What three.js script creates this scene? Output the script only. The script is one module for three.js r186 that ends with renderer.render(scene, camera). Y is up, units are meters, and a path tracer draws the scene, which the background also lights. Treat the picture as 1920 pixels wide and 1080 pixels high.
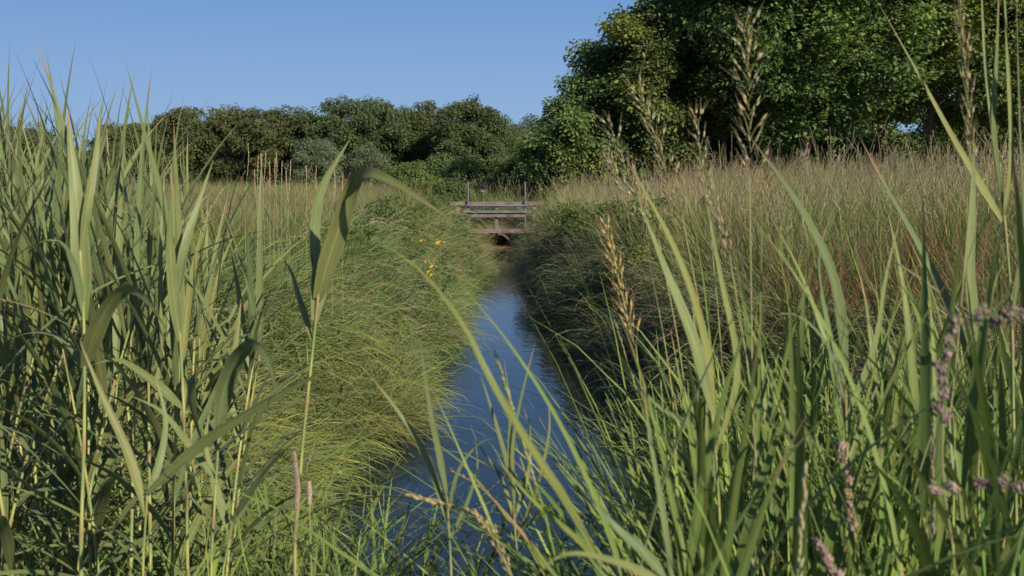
import * as THREE from 'three';
import { RoundedBoxGeometry } from 'three/addons/geometries/RoundedBoxGeometry.js';
import { mergeGeometries } from 'three/addons/utils/BufferGeometryUtils.js';

// ------------------------------------------------------------------ camera, sky, sun, exposure
const scene = new THREE.Scene();
const EYE = 1.8, FPX = 1884, HORIZON = 340;                 // metres above the water, focal length and horizon in photo pixels
const camera = new THREE.PerspectiveCamera(2 * Math.atan(540 / FPX) * 180 / Math.PI, 1920 / 1080, 0.05, 2000);
const PITCH = -Math.atan((540 - HORIZON) / FPX);
camera.position.set(0, EYE, 0);
camera.rotation.set(PITCH, 0, 0);
camera.focus = 5; camera.userData.fStop = 9;
scene.add(camera);

const SUN_AZ = 140 * Math.PI / 180, SUN_EL = 32 * Math.PI / 180;
const sunDir = new THREE.Vector3(Math.sin(SUN_AZ) * Math.cos(SUN_EL), Math.sin(SUN_EL), -Math.cos(SUN_AZ) * Math.cos(SUN_EL));
const EXPOSURE = 1.7;
{
  const W = 512, H = 256, data = new Float32Array(W * H * 4);
  const stops = [[-90, .20, .25, .30], [-1, .30, .42, .60], [0, .310, .462, .690], [3, .285, .445, .690], [6, .240, .405, .680], [10, .170, .335, .640], [20, .110, .255, .570], [40, .066, .178, .460], [90, .036, .112, .340]];
  for (let j = 0; j < H; j++) {
    const e = (j + .5) / H * 180 - 90;
    let k = 0; while (k < stops.length - 2 && stops[k + 1][0] < e) k++;
    const a = stops[k], b = stops[k + 1], t = Math.min(1, Math.max(0, (e - a[0]) / (b[0] - a[0])));
    for (let i = 0; i < W; i++) {
      const az = ((i + .5) / W - .5) * 2 * Math.PI, er = e * Math.PI / 180;
      const dx = Math.cos(er) * Math.cos(az), dy = Math.sin(er), dz = Math.cos(er) * Math.sin(az);
      const c = Math.max(0, dx * sunDir.x + dy * sunDir.y + dz * sunDir.z), g = .35 * c ** 24 + .12 * c ** 4, o = (j * W + i) * 4;
      for (let q = 0; q < 3; q++) data[o + q] = (a[1 + q] + (b[1 + q] - a[1 + q]) * t) / EXPOSURE + (e > 0 ? g * [.9, .85, .75][q] : 0);
      data[o + 3] = 1;
    }
  }
  const sky = new THREE.DataTexture(data, W, H, THREE.RGBAFormat, THREE.FloatType);
  sky.mapping = THREE.EquirectangularReflectionMapping; sky.magFilter = THREE.LinearFilter; sky.minFilter = THREE.LinearFilter; sky.needsUpdate = true;
  scene.background = sky; scene.environment = sky;
}
const sun = new THREE.DirectionalLight(new THREE.Color().setRGB(1, .88, .70), 5);
sun.position.copy(sunDir).multiplyScalar(80).add(new THREE.Vector3(0, 0, -30));
sun.target.position.set(0, 0, -30);
sun.castShadow = true; sun.shadow.mapSize.set(4096, 4096);
Object.assign(sun.shadow.camera, { left: -90, right: 90, top: 90, bottom: -90, near: 1, far: 260 });
scene.add(sun, sun.target);
const renderer = new THREE.WebGLRenderer({ antialias: true });
renderer.toneMapping = THREE.LinearToneMapping;
renderer.toneMappingExposure = EXPOSURE;
renderer.shadowMap.enabled = true;

// ------------------------------------------------------------------ helpers
let seed = 12345;
const reseed = (s) => { seed = s >>> 0; };
const rnd = () => { seed = (seed + 0x6D2B79F5) >>> 0; let t = seed; t = Math.imul(t ^ (t >>> 15), t | 1); t ^= t + Math.imul(t ^ (t >>> 7), t | 61); return ((t ^ (t >>> 14)) >>> 0) / 4294967296; };
const rr = (a, b) => a + (b - a) * rnd();
const gauss = () => (rnd() + rnd() + rnd() - 1.5) / 1.5;
const V = (x, y, z) => new THREE.Vector3(x, y, z);
const lerp = (a, b, t) => a + (b - a) * t;
const clamp = (x, a = 0, b = 1) => Math.min(b, Math.max(a, x));
const smooth = (a, b, x) => { const t = clamp((x - a) / (b - a)); return t * t * (3 - 2 * t); };
const hash2 = (x, y) => { let h = Math.imul(x | 0, 374761393) ^ Math.imul(y | 0, 668265263); h = Math.imul(h ^ (h >>> 13), 1274126177); return ((h ^ (h >>> 16)) >>> 0) / 4294967296; };
function noise2(x, y) {
  const xi = Math.floor(x), yi = Math.floor(y), u = smooth(0, 1, x - xi), v = smooth(0, 1, y - yi);
  return lerp(lerp(hash2(xi, yi), hash2(xi + 1, yi), u), lerp(hash2(xi, yi + 1), hash2(xi + 1, yi + 1), u), v);
}
const fbm = (x, y) => .5 * noise2(x, y) + .3 * noise2(x * 2.1 + 7, y * 2.1 + 3) + .2 * noise2(x * 4.3 + 1, y * 4.3 + 9);
const table = (rows, x) => { let k = 0; while (k < rows.length - 2 && rows[k + 1][0] < x) k++; return lerp(rows[k][1], rows[k + 1][1], clamp((x - rows[k][0]) / (rows[k + 1][0] - rows[k][0]))); };

// a place in the landscape given by its bearing (photo pixel) and its depth in metres
function at(px, py, d) {
  const a = (540 - py) / FPX, c = Math.cos(PITCH), s = Math.sin(PITCH);
  const y = a * c + s, k = d / (c - a * s);                   // the ray through that pixel, pitched down
  return V((px - 960) / FPX * k, EYE + y * k, -d);
}

const names = {};
function numbered(name) { const n = names[name] = (names[name] ?? -1) + 1; return n ? `${name}_${String(n).padStart(3, '0')}` : name; }
function tag(o, label, category, group, kind) { o.userData = { ...o.userData, label, category }; if (group) o.userData.group = group; if (kind) o.userData.kind = kind; return o; }
function put(o, name, parent = scene) { o.name = parent === scene ? numbered(name) : name; o.castShadow = o.receiveShadow = true; parent.add(o); return o; }
function mesh(name, geometry, material, parent = scene) { return put(new THREE.Mesh(geometry, material), name, parent); }
function base(name, p) { const g = new THREE.Group(); g.position.copy(p); return put(g, name); }
function copyOf(o, name) { const c = o.clone(); c.userData = { ...o.userData }; return put(c, name); }

// collects ribbons and tubes into one geometry
class MB {
  constructor() { this.p = []; this.n = []; this.c = []; this.u = []; this.i = []; }
  get count() { return this.p.length / 3; }
  vert(p, n, c, u = 0, v = 0) { this.p.push(p.x, p.y, p.z); this.n.push(n.x, n.y, n.z); this.c.push(c[0], c[1], c[2]); this.u.push(u, v); return this.count - 1; }
  // a leaf blade: pts along the midrib, full widths, side directions, colour, fold (depth of the midrib as a share of the width)
  ribbon(pts, widths, sides, col, fold = 0) {
    const n = pts.length, cols = fold ? 3 : 2, start = this.count;
    for (let k = 0; k < n; k++) {
      const t = V().subVectors(pts[Math.min(n - 1, k + 1)], pts[Math.max(0, k - 1)]).normalize();
      const s = sides[k], up = V().crossVectors(s, t).normalize(), w = widths[k] / 2;
      const c = typeof col === 'function' ? col(k / (n - 1)) : col;
      if (fold) {
        const e = up.clone().multiplyScalar(w * fold * 2);
        const nl = up.clone().addScaledVector(s, fold * 1.6).normalize(), nr = up.clone().addScaledVector(s, -fold * 1.6).normalize();
        const v = k / n * .8 + (this.off ?? 0); this.vert(pts[k].clone().addScaledVector(s, -w).add(e), nl, c, 0, v); this.vert(pts[k], up, c, .5, v); this.vert(pts[k].clone().addScaledVector(s, w).add(e), nr, c, 1, v);
      } else {
        this.vert(pts[k].clone().addScaledVector(s, -w), up, c, 0, k / n); this.vert(pts[k].clone().addScaledVector(s, w), up, c, 1, k / n);
      }
      if (k) for (let q = 0; q < cols - 1; q++) {
        const a = start + (k - 1) * cols + q, b = a + cols;
        this.i.push(a, a + 1, b, a + 1, b + 1, b);
      }
    }
    return this;
  }
  tube(pts, radii, sides, col) {
    const n = pts.length, start = this.count;
    let ref = Math.abs(V().subVectors(pts[1], pts[0]).normalize().x) > .9 ? V(0, 0, 1) : V(1, 0, 0), len = 0;
    for (let k = 0; k < n; k++) {
      const t = V().subVectors(pts[Math.min(n - 1, k + 1)], pts[Math.max(0, k - 1)]).normalize();
      const a = ref.clone().addScaledVector(t, -ref.dot(t)).normalize(), b = V().crossVectors(t, a); ref = a;
      if (k) len += pts[k].distanceTo(pts[k - 1]);
      for (let q = 0; q <= sides; q++) {
        const an = q / sides * 2 * Math.PI, d = a.clone().multiplyScalar(Math.cos(an)).addScaledVector(b, Math.sin(an));
        this.vert(pts[k].clone().addScaledVector(d, radii[k]), d, typeof col === 'function' ? col(k / (n - 1)) : col, q / sides, len);
        if (k && q) { const e = start + (k - 1) * (sides + 1) + q - 1, f = e + sides + 1; this.i.push(e, e + 1, f, e + 1, f + 1, f); }
      }
    }
    return this;
  }
  // a pointed seed husk: a four-sided spindle from a to b
  husk(a, b, r, col) {
    const t = V().subVectors(b, a), L = t.length(); t.normalize();
    const s = Math.abs(t.y) > .9 ? V(1, 0, 0) : V(0, 1, 0), x = V().crossVectors(t, s).normalize(), y = V().crossVectors(t, x);
    const st = this.count, m = a.clone().addScaledVector(t, L * .4);
    this.vert(a, t.clone().negate(), col);
    for (let q = 0; q < 4; q++) { const d = x.clone().multiplyScalar(Math.cos(q * Math.PI / 2)).addScaledVector(y, Math.sin(q * Math.PI / 2)); this.vert(m.clone().addScaledVector(d, r), d, col); }
    this.vert(b, t, col);
    for (let q = 0; q < 4; q++) { const n = (q + 1) % 4; this.i.push(st, st + 1 + n, st + 1 + q, st + 5, st + 1 + q, st + 1 + n); }
    return this;
  }
  geometry() {
    const g = new THREE.BufferGeometry();
    g.setAttribute('position', new THREE.Float32BufferAttribute(this.p, 3)); g.setAttribute('normal', new THREE.Float32BufferAttribute(this.n, 3));
    g.setAttribute('color', new THREE.Float32BufferAttribute(this.c, 3)); g.setAttribute('uv', new THREE.Float32BufferAttribute(this.u, 2)); g.setIndex(this.i);
    return g;
  }
}
// a blade that starts at p, heading az with elevation el, and bends over along its length
function arc(p, az, el, L, bend, n, wob = 0) {
  const pts = [p.clone()]; let e = el, a = az; const q = p.clone(), st = L / n;
  for (let k = 1; k <= n; k++) {
    e -= bend / n * (.4 + 1.2 * k / n); a += wob * gauss() / n;
    q.x += Math.cos(e) * Math.cos(a) * st; q.y += Math.sin(e) * st; q.z += Math.cos(e) * Math.sin(a) * st;
    pts.push(q.clone());
  }
  return pts;
}
function sidesFor(pts, twist0 = 0, twist1 = 0, ref = null) {
  const n = pts.length; let last = null;
  return pts.map((p, k) => {
    const t = V().subVectors(pts[Math.min(n - 1, k + 1)], pts[Math.max(0, k - 1)]).normalize();
    let s = V().crossVectors(t, ref ?? (Math.abs(t.y) > .97 && last ? V().crossVectors(last, t) : V(0, 1, 0)));
    if (s.lengthSq() < 1e-6) s = last ? last.clone() : V(1, 0, 0);
    s.normalize(); if (last && s.dot(last) < 0) s.negate(); last = s.clone();
    return s.applyAxisAngle(t, lerp(twist0, twist1, k / (n - 1)));
  });
}
const grassProfile = (w, n, p = 1.9) => Array.from({ length: n + 1 }, (_, k) => w * Math.max(.03, (1 - (k / n) ** p) * (.75 + .25 * Math.min(1, k / n * 4))));
const reedProfile = (w, n, p = 2.1) => Array.from({ length: n + 1 }, (_, k) => { const t = k / n; return w * Math.max(.02, Math.min(1, .38 + t * 3.2) * (1 - t ** p) * (1 - .12 * t)); });
const tint = (c, v = .15) => { const k = 1 + (rnd() * 2 - 1) * v, h = (rnd() * 2 - 1) * v * .6; return [c[0] * k * (1 + h), c[1] * k, c[2] * k * (1 - h)]; };

// ------------------------------------------------------------------ materials
const lin = (r, g, b) => new THREE.Color().setRGB(r, g, b);
function noiseTexture(n, f, srgb) {
  const d = new Uint8Array(n * n * 4);
  for (let j = 0; j < n; j++) for (let i = 0; i < n; i++) { const c = f(i / n, j / n, i, j), o = (j * n + i) * 4; d[o] = c[0]; d[o + 1] = c[1]; d[o + 2] = c[2]; d[o + 3] = 255; }
  const t = new THREE.DataTexture(d, n, n); t.wrapS = t.wrapT = THREE.RepeatWrapping; t.magFilter = THREE.LinearFilter; t.minFilter = THREE.LinearFilter; if (srgb) t.colorSpace = THREE.SRGBColorSpace; t.needsUpdate = true; return t;
}
// noise that closes on itself over n cells
function wrapNoise(u, v, f, s = 0) {
  const x = u * f, y = v * f, xi = Math.floor(x), yi = Math.floor(y), a = smooth(0, 1, x - xi), b = smooth(0, 1, y - yi), h = (i, j) => hash2(((i % f) + f) % f + s * 131, ((j % f) + f) % f + s * 57);
  return lerp(lerp(h(xi, yi), h(xi + 1, yi), a), lerp(h(xi, yi + 1), h(xi + 1, yi + 1), a), b);
}
const leafy = (o = {}) => new THREE.MeshPhysicalMaterial({ color: 0xffffff, vertexColors: true, roughness: .92, transmission: .38, thickness: 0, side: THREE.DoubleSide, specularIntensity: .35, ...o });
const M = {
  grass: leafy(),
  reed: leafy({ transmission: .30, clearcoat: .22, clearcoatRoughness: .42 }),
  tree: leafy({ transmission: .5, clearcoat: .12, clearcoatRoughness: .45 }),
  husk: leafy({ transmission: .2 }),
  stem: new THREE.MeshStandardMaterial({ vertexColors: true, roughness: .6 }),
};
const leafTex = noiseTexture(512, (u, v) => {
  const fine = wrapNoise(u, v * .03125, 64, 31), band = wrapNoise(u * .5, v, 12, 32), speck = wrapNoise(u, v, 128, 33), blot = wrapNoise(u, v, 20, 34), rib = Math.exp(-(((u - .5) / .035) ** 2));
  const k = .74 + .22 * fine + .10 * (band - .5) + .16 * rib, b = speck > .86 && blot > .55 ? .75 : 0, e = blot > .80 ? (blot - .80) * 3.2 : 0;
  return [255 * clamp(k * (1 + .22 * e) * (1 - .3 * b)), 255 * clamp(k * (1 - .10 * e) * (1 - .5 * b)), 255 * clamp(k * (1 - .25 * e) * (1 - .6 * b))];
}, true);
M.reed.map = leafTex;
const soilTex = noiseTexture(512, (u, v) => { const n = .5 * wrapNoise(u, v, 16) + .3 * wrapNoise(u, v, 64, 1) + .2 * wrapNoise(u, v, 256, 2), m = wrapNoise(u, v, 24, 3); return [lerp(52, 104, n) * lerp(1, .8, m), lerp(50, 92, n), lerp(34, 58, n)]; }, true);
M.soil = new THREE.MeshStandardMaterial({ map: soilTex, bumpMap: soilTex, bumpScale: .02, roughness: 1 });
const barkTex = noiseTexture(256, (u, v) => { const n = .6 * wrapNoise(u, v * .25, 32, 5) + .4 * wrapNoise(u, v, 64, 6); const k = 60 + 90 * n; return [k, k * .86, k * .74]; }, true);
M.bark = new THREE.MeshStandardMaterial({ map: barkTex, bumpMap: barkTex, bumpScale: .03, roughness: 1 });
const woodTex = noiseTexture(512, (u, v) => { const n = .45 * wrapNoise(u * .125, v, 64, 8) + .35 * wrapNoise(u * .25, v, 128, 9) + .2 * wrapNoise(u, v, 32, 10); const m = wrapNoise(u, v, 6, 18) > .62 ? .82 : 1, k = (58 + 78 * n) * m; return [k, k * .91, k * .88]; }, true);
M.wood = new THREE.MeshStandardMaterial({ map: woodTex, bumpMap: woodTex, bumpScale: .004, roughness: .9 });
const zincTex = noiseTexture(256, (u, v) => { const n = .6 * wrapNoise(u, v, 16, 11) + .4 * wrapNoise(u, v, 64, 12), k = 96 + 70 * n; return [k, k * 1.01, k * 1.05]; }, true);
M.steel = new THREE.MeshStandardMaterial({ map: zincTex, metalness: .75, roughness: .42 });
const rippleTex = noiseTexture(1024, (u, v) => { const n = .5 * wrapNoise(u, v, 24, 14) + .3 * wrapNoise(u + .13 * v, v, 53, 15) + .2 * wrapNoise(u, v, 120, 16); const k = 255 * n; return [k, k, k]; });
M.water = new THREE.MeshPhysicalMaterial({ color: lin(.010, .016, .018), roughness: .02, ior: 1.333, bumpMap: rippleTex, bumpScale: .0018, specularIntensity: 1 });

// ------------------------------------------------------------------ the land
const CENTRE = [[0, .24], [3, .24], [4.6, .22], [7.4, .09], [13, -.13], [17, -.14], [27, -.34], [60, -.6]];
const WEIR = 27;
const centre = (d) => table(CENTRE, d);
const HALF = [[0, 1.6], [4.6, 1.55], [7.4, 1.16], [13, .86], [20, .72], [27, .70], [40, .6]];
const halfWidth = (d, u) => table(HALF, d) * (1 + (d > 3.2 ? 1 : 0) * (.46 * (noise2(d * .55, u > 0 ? 5 : 9) - .5) + .24 * (noise2(d * 1.9, u > 0 ? 15 : 19) - .5)));
function height(x, z) {
  const d = -z, u = x - centre(d), hw = halfWidth(d, u);
  const right = u > 0, run = right ? .60 : 1.15, s = Math.abs(u) - hw;
  let top = .80 + .10 * (fbm(x * .35 + 40, z * .35) - .5) + (right ? .22 * smooth(1.5, 6, u) : .02 * smooth(2, 8, -u)) + .10 * (fbm(x * .06, z * .06) - .5) * smooth(20, 60, Math.abs(z));
  let h = s < 0 ? -.38 + .3 * smooth(-.5, 0, s) : lerp(-.08, top, smooth(-.15, run, s));
  const closed = Math.max(smooth(3.6, 2.3, d), smooth(WEIR + .5, WEIR + 1.6, d));      // the bank the camera stands on; the dam behind the weir
  h = lerp(h, lerp(.55, .86, smooth(10, 20, d)), closed * (1 - smooth(-.1, run, s)));
  h = lerp(h, Math.min(h, .56 + .05 * fbm(x, z)), smooth(4.5, 2.2, d));
  return h;
}
{
  const xs = [], zs = [];
  for (let k = -90; k <= 90; k++) { const t = k / 90; xs.push(Math.sign(t) * (3.2 * Math.abs(t) + 396 * Math.abs(t) ** 5)); }
  for (let k = 0; k <= 190; k++) { const t = k / 190; zs.push(6 - (44 * t + 560 * t ** 6)); }
  const p = [], u = [], idx = [];
  for (const z of zs) for (const x of xs) { p.push(x, height(x, z), z); u.push(x / 2.5, z / 2.5); }
  for (let j = 0; j < zs.length - 1; j++) for (let i = 0; i < xs.length - 1; i++) { const a = j * xs.length + i, b = a + xs.length; idx.push(a, a + 1, b, a + 1, b + 1, b); }
  const g = new THREE.BufferGeometry(); g.setAttribute('position', new THREE.Float32BufferAttribute(p, 3)); g.setAttribute('uv', new THREE.Float32BufferAttribute(u, 2)); g.setIndex(idx); g.computeVertexNormals();
  const o = mesh('ground', g, M.soil); tag(o, 'earth of the meadow and the ditch banks', 'ground', null, 'structure');
}
{
  const p = [], u = [], n = [], idx = [], rows = 60;
  for (let k = 0; k <= rows; k++) { const d = 2.2 + (WEIR + .9 - 2.2) * k / rows, c = centre(d); for (const s of [-1, 1]) { const x = c + s * 2.2; p.push(x, 0, -d); n.push(0, 1, 0); u.push(x / 3, d / 3); } if (k) { const a = (k - 1) * 2; idx.push(a, a + 1, a + 2, a + 1, a + 3, a + 2); } }
  const g = new THREE.BufferGeometry(); g.setAttribute('position', new THREE.Float32BufferAttribute(p, 3)); g.setAttribute('normal', new THREE.Float32BufferAttribute(n, 3)); g.setAttribute('uv', new THREE.Float32BufferAttribute(u, 2)); g.setIndex(idx);
  tag(mesh('water', g, M.water), 'still dark water of the narrow ditch mirroring the sky', 'water', null, 'structure');
}

// ------------------------------------------------------------------ the weir
const boxAt = (w, h, d, x, y, z, r = .006) => { const g = new RoundedBoxGeometry(w, h, d, 2, Math.min(r, w / 3, h / 3, d / 3)); const p = g.attributes.position, u = g.attributes.uv, n = g.attributes.normal; for (let k = 0; k < p.count; k++) { const along = w > h && w > d ? [p.getX(k), p.getY(k) + p.getZ(k)] : h > d ? [p.getY(k), p.getX(k) + p.getZ(k)] : [p.getZ(k), p.getX(k) + p.getY(k)]; u.setXY(k, along[0] * .9 + x, along[1] * 1.7 + y * 3); } g.translate(x, y, z); return g; };
const rod = (r, L, x, y, z, axis = 'y', seg = 18) => { const g = new THREE.CylinderGeometry(r, r, L, seg); if (axis === 'x') g.rotateZ(Math.PI / 2); if (axis === 'z') g.rotateX(Math.PI / 2); g.translate(x, y, z); return g; };
{
  const k = WEIR / FPX, wx = (px) => (px - 931) * k, wy = (py) => EYE - (py - HORIZON) * k;
  const w = base('weir', V((931 - 960) * k, 0, -WEIR));
  tag(w, 'weathered timber and galvanised pipe weir across the ditch', 'weir');
  mesh('top_beam', boxAt(wx(1019) - wx(843), .105, .16, (wx(843) + wx(1019)) / 2, wy(381.5), -.12), M.wood, w);
  for (const px of [858, 1002]) mesh('wooden_post', boxAt(.105, 1.35, .105, wx(px), wy(385.2) - .675, -.13), M.wood, w);
  mesh('rear_post', boxAt(.08, .62, .08, wx(931), wy(385.2) - .31, -.15), M.wood, w);
  for (const px of [878, 984.5]) {
    const p = mesh('steel_post', rod(.022, wy(342) - -.2, wx(px), (wy(342) - .2) / 2, .02), M.steel, w);
    mesh('cap', rod(.0285, .02, wx(px), wy(342) + .008, .02), M.steel, p);
    mesh('clamp', mergeGeometries([boxAt(.095, .085, .07, wx(px), wy(385.2), .045, .015), rod(.012, .12, wx(px) + .03, wy(385.2) + .02, .06, 'z'), rod(.018, .02, wx(px) + .03, wy(385.2) + .02, .125, 'z')].map((g) => g.index ? g.toNonIndexed() : g)), M.steel, w);
    mesh('collar', rod(.036, .075, wx(px), wy(393), .02), M.steel, w);
  }
  mesh('crossbar_pipe', rod(.026, wx(984.5) - wx(878), wx(931.3), wy(385.2), .075, 'x'), M.steel, w);
  {
    const L = wx(996) - wx(869), y = wy(397), x = (wx(996) + wx(869)) / 2;
    mesh('steel_channel', mergeGeometries([boxAt(L, .040, .012, x, y + .01, .10, .003), boxAt(L, .012, .07, x, y + .036, .071, .003), boxAt(L, .012, .07, x, y - .016, .071, .003)].map((g) => g.index ? g.toNonIndexed() : g)), M.steel, w);
    for (const px of [885, 931, 980]) mesh('bolt', rod(.011, .02, wx(px), y + .01, .114, 'z', 6), M.steel, w);
  }
  mesh('plank', boxAt(wx(984) - wx(879), .105, .05, wx(931.5), wy(403), .03), M.wood, w);
  mesh('centre_post', boxAt(.078, wy(406) - wy(437) + .05, .07, wx(931), (wy(406) + wy(437)) / 2 - .03, -.045), M.wood, w);
  mesh('sill_beam', boxAt(wx(992) - wx(884), .115, .12, wx(937), wy(432.5), .05), M.wood, w);
  for (const [a, b] of [[845, 882], [987, 1020]]) for (let r = 0; r < 4; r++) mesh('plank', boxAt(wx(b) - wx(a), .17, .045, (wx(a) + wx(b)) / 2, .08 + r * .176, -.2), M.wood, w);

  const c = base('culvert_pipe', V((934 - 960) * k, 0, -WEIR - .3)); tag(c, 'brown rusty culvert pipe mouth under the weir', 'culvert');
  const rust = noiseTexture(128, (u, v) => { const n = .5 * wrapNoise(u, v, 8, 21) + .5 * wrapNoise(u, v, 32, 22); return [lerp(62, 112, n), lerp(46, 80, n), lerp(34, 54, n)]; }, true);
  const rm = new THREE.MeshStandardMaterial({ map: rust, bumpMap: rust, bumpScale: .006, roughness: .95 });
  const prof = [V(.31, .0, 0), V(.35, .0, 0), V(.35, 1.6, 0), V(.31, 1.6, 0), V(.31, .0, 0)].map((v) => new THREE.Vector2(v.x, v.y));
  mesh('pipe', new THREE.LatheGeometry(prof, 40).rotateX(-Math.PI / 2).translate(0, .04, -.1), rm, c);
  mesh('apron', boxAt(.9, .06, .30, 0, .02, .28, .015), rm, c);
}
{
  const p = at(906, 366, 31), g = height(p.x, p.z), o = base('marker_post', V(p.x, g, p.z)); tag(o, 'small metal post with a flat head behind the weir', 'post');
  mesh('post', rod(.025, p.y - g + .1, 0, (p.y - g + .1) / 2, 0), M.steel, o);
  mesh('plate', boxAt(.16, .07, .05, 0, p.y - g + .13, 0), M.steel, o);
}

// ------------------------------------------------------------------ trees
function leafCluster(n, R, size, cols, seedN) {
  reseed(seedN); const b = new MB();
  for (let k = 0; k < n; k++) {
    const az = rr(0, 6.283), el = Math.asin(rr(-.8, 1)), r = R * Math.cbrt(rr(.1, 1));
    const c = V(Math.cos(az) * Math.cos(el) * r, Math.sin(el) * r * .75, Math.sin(az) * Math.cos(el) * r);
    const L = size * rr(.7, 1.25), dir = V(Math.cos(az + gauss() * .9), rr(-1.3, .4), Math.sin(az + gauss() * .9)).normalize();
    const s = V().crossVectors(dir, V(gauss() * 1.6, .8, gauss() * 1.6)).normalize(), up = V().crossVectors(s, dir), w = L * rr(.5, .68), col = tint(cols[Math.floor(rnd() * cols.length)], .22);
    const pts = [c, c.clone().addScaledVector(dir, L * .35).addScaledVector(up, L * .06), c.clone().addScaledVector(dir, L * .75).addScaledVector(up, L * .03), c.clone().addScaledVector(dir, L).addScaledVector(up, -L * .06)];
    b.ribbon(pts, [w * .18, w * .85, w * .8, w * .12], [s, s, s, s], col);
  }
  return b.geometry();
}
const OAK = [[.105, .160, .032], [.130, .185, .036], [.090, .140, .034]], FAROAK = [[.092, .126, .036], [.110, .140, .038], [.080, .115, .039]], LIME = [[.185, .240, .034], [.155, .215, .034]], WILLOW = [[.160, .180, .088], [.135, .160, .072]], BUSH = [[.110, .160, .036], [.130, .170, .040]];
const CL = {
  oak: [leafCluster(24, .36, .15, OAK, 11), leafCluster(24, .36, .15, OAK, 12), leafCluster(22, .36, .145, LIME, 13)],
  far: [leafCluster(30, .50, .20, FAROAK, 14), leafCluster(30, .50, .20, FAROAK, 15)],
  willow: [leafCluster(34, .42, .12, WILLOW, 16)],
  bush: [leafCluster(28, .34, .12, BUSH, 17), leafCluster(28, .34, .12, OAK, 18)],
};
const TREES = [[1, 1, 1], [1.12, 1.05, .95], [.86, .95, 1.0], [1.02, .92, .9], [.92, 1.05, 1.1]].map((c) => { const m = M.tree.clone(); m.color = lin(...c); return m; });
function tree(name, label, category, group, p, o) {
  reseed(o.seed);
  const H = o.h, R = o.r, cb = o.crownBase ?? H * .25, g = base(name, V(p.x, height(p.x, p.z) - .05, p.z)); tag(g, label, category, group);
  const lean = V(gauss() * .03, 0, gauss() * .03), tr = o.trunk ?? H * .014;
  // trunk
  const tp = [], trr = []; for (let k = 0; k <= 9; k++) { const t = k / 9; tp.push(V(lean.x * t * H + .05 * gauss() * t * R * .4, t * H * .8, lean.z * t * H + .05 * gauss() * t * R * .4)); trr.push(tr * (1 - .72 * t) * (k === 0 ? 1.35 : 1)); }
  mesh('trunk', new MB().tube(tp, trr, 11, [1, 1, 1]).geometry(), M.bark, g);
  // clumps of foliage, each carried by a limb
  const clumps = [], cy = (cb + H) / 2, ry = (H - cb) / 2, N = o.clumps ?? 34;
  for (let k = 0; k < N; k++) {
    const y = 1 - 2 * (k + .5) / N, a = k * 2.39996 + rr(-.5, .5), q = Math.sqrt(1 - y * y), f = rr(.55, .92);
    const shape = o.shape ? o.shape(y) : 1;
    clumps.push({ c: V(Math.cos(a) * q * f * R * shape + lean.x * cy, cy + y * ry * rr(.78, .95), Math.sin(a) * q * f * R * shape + lean.z * cy), r: R * rr(.20, .36) });
  }
  for (let k = 0; k < N * .35; k++) clumps.push({ c: V(gauss() * R * .5, cy + gauss() * ry * .6, gauss() * R * .5), r: R * rr(.22, .34) });
  const lm = new MB(); let li = 0;
  for (const q of clumps) if (li++ % 2 === 0) {
    const t = clamp((q.c.y - R * .35) / (H * .8), .16, .92), s = V(lean.x * t * H, t * H * .8, lean.z * t * H), m = s.clone().lerp(q.c, .5).add(V(gauss() * .2, .12 * R * rnd(), gauss() * .2));
    const cv = new THREE.CatmullRomCurve3([s, m, q.c]).getPoints(5), r0 = tr * .42 * (1 - .6 * t);
    lm.tube(cv, cv.map((_, i) => r0 * (1 - .8 * i / 5)), 5, [1, 1, 1]);
  }
  mesh('limb', lm.geometry(), M.bark, g);
  const kinds = o.kind, per = Math.ceil((o.clusters ?? 1900) / clumps.length), mats = kinds.map(() => []), cs = o.cs ?? 1;
  const d = new THREE.Object3D();
  for (const q of clumps) {
    const kind = kinds.length > 2 && rnd() < .3 ? 2 : Math.floor(rnd() * Math.min(2, kinds.length)), sub = [];
    for (let s = 0; s < 5; s++) sub.push(V(gauss(), gauss() * .7, gauss()).normalize().multiplyScalar(q.r * rr(.35, .75)).add(q.c));
    for (let k = 0; k < per; k++) {
      const s = sub[k % 5], v = V(gauss(), gauss() * .85 + .12, gauss()).normalize().multiplyScalar(q.r * .62 * Math.cbrt(rr(.25, 1.15)));
      d.position.copy(s).add(v); d.rotation.set(gauss() * .5, rr(0, 6.283), gauss() * .5); d.scale.setScalar(rr(.75, 1.2) * cs); d.updateMatrix();
      if (d.position.y > .15) mats[rnd() < .8 ? kind : Math.floor(rnd() * kinds.length)].push(d.matrix.clone());
    }
  }
  const mat = TREES[Math.floor(rnd() * TREES.length)];
  kinds.forEach((geo, i) => { const im = new THREE.InstancedMesh(geo, mat, mats[i].length); mats[i].forEach((m, k) => im.setMatrixAt(k, m)); im.userData.kind = 'stuff'; put(im, i ? 'crown_foliage' : 'crown', g); });
  return g;
}
const onGround = (px, d) => V((px - 960) / FPX * d, 0, -d);
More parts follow.
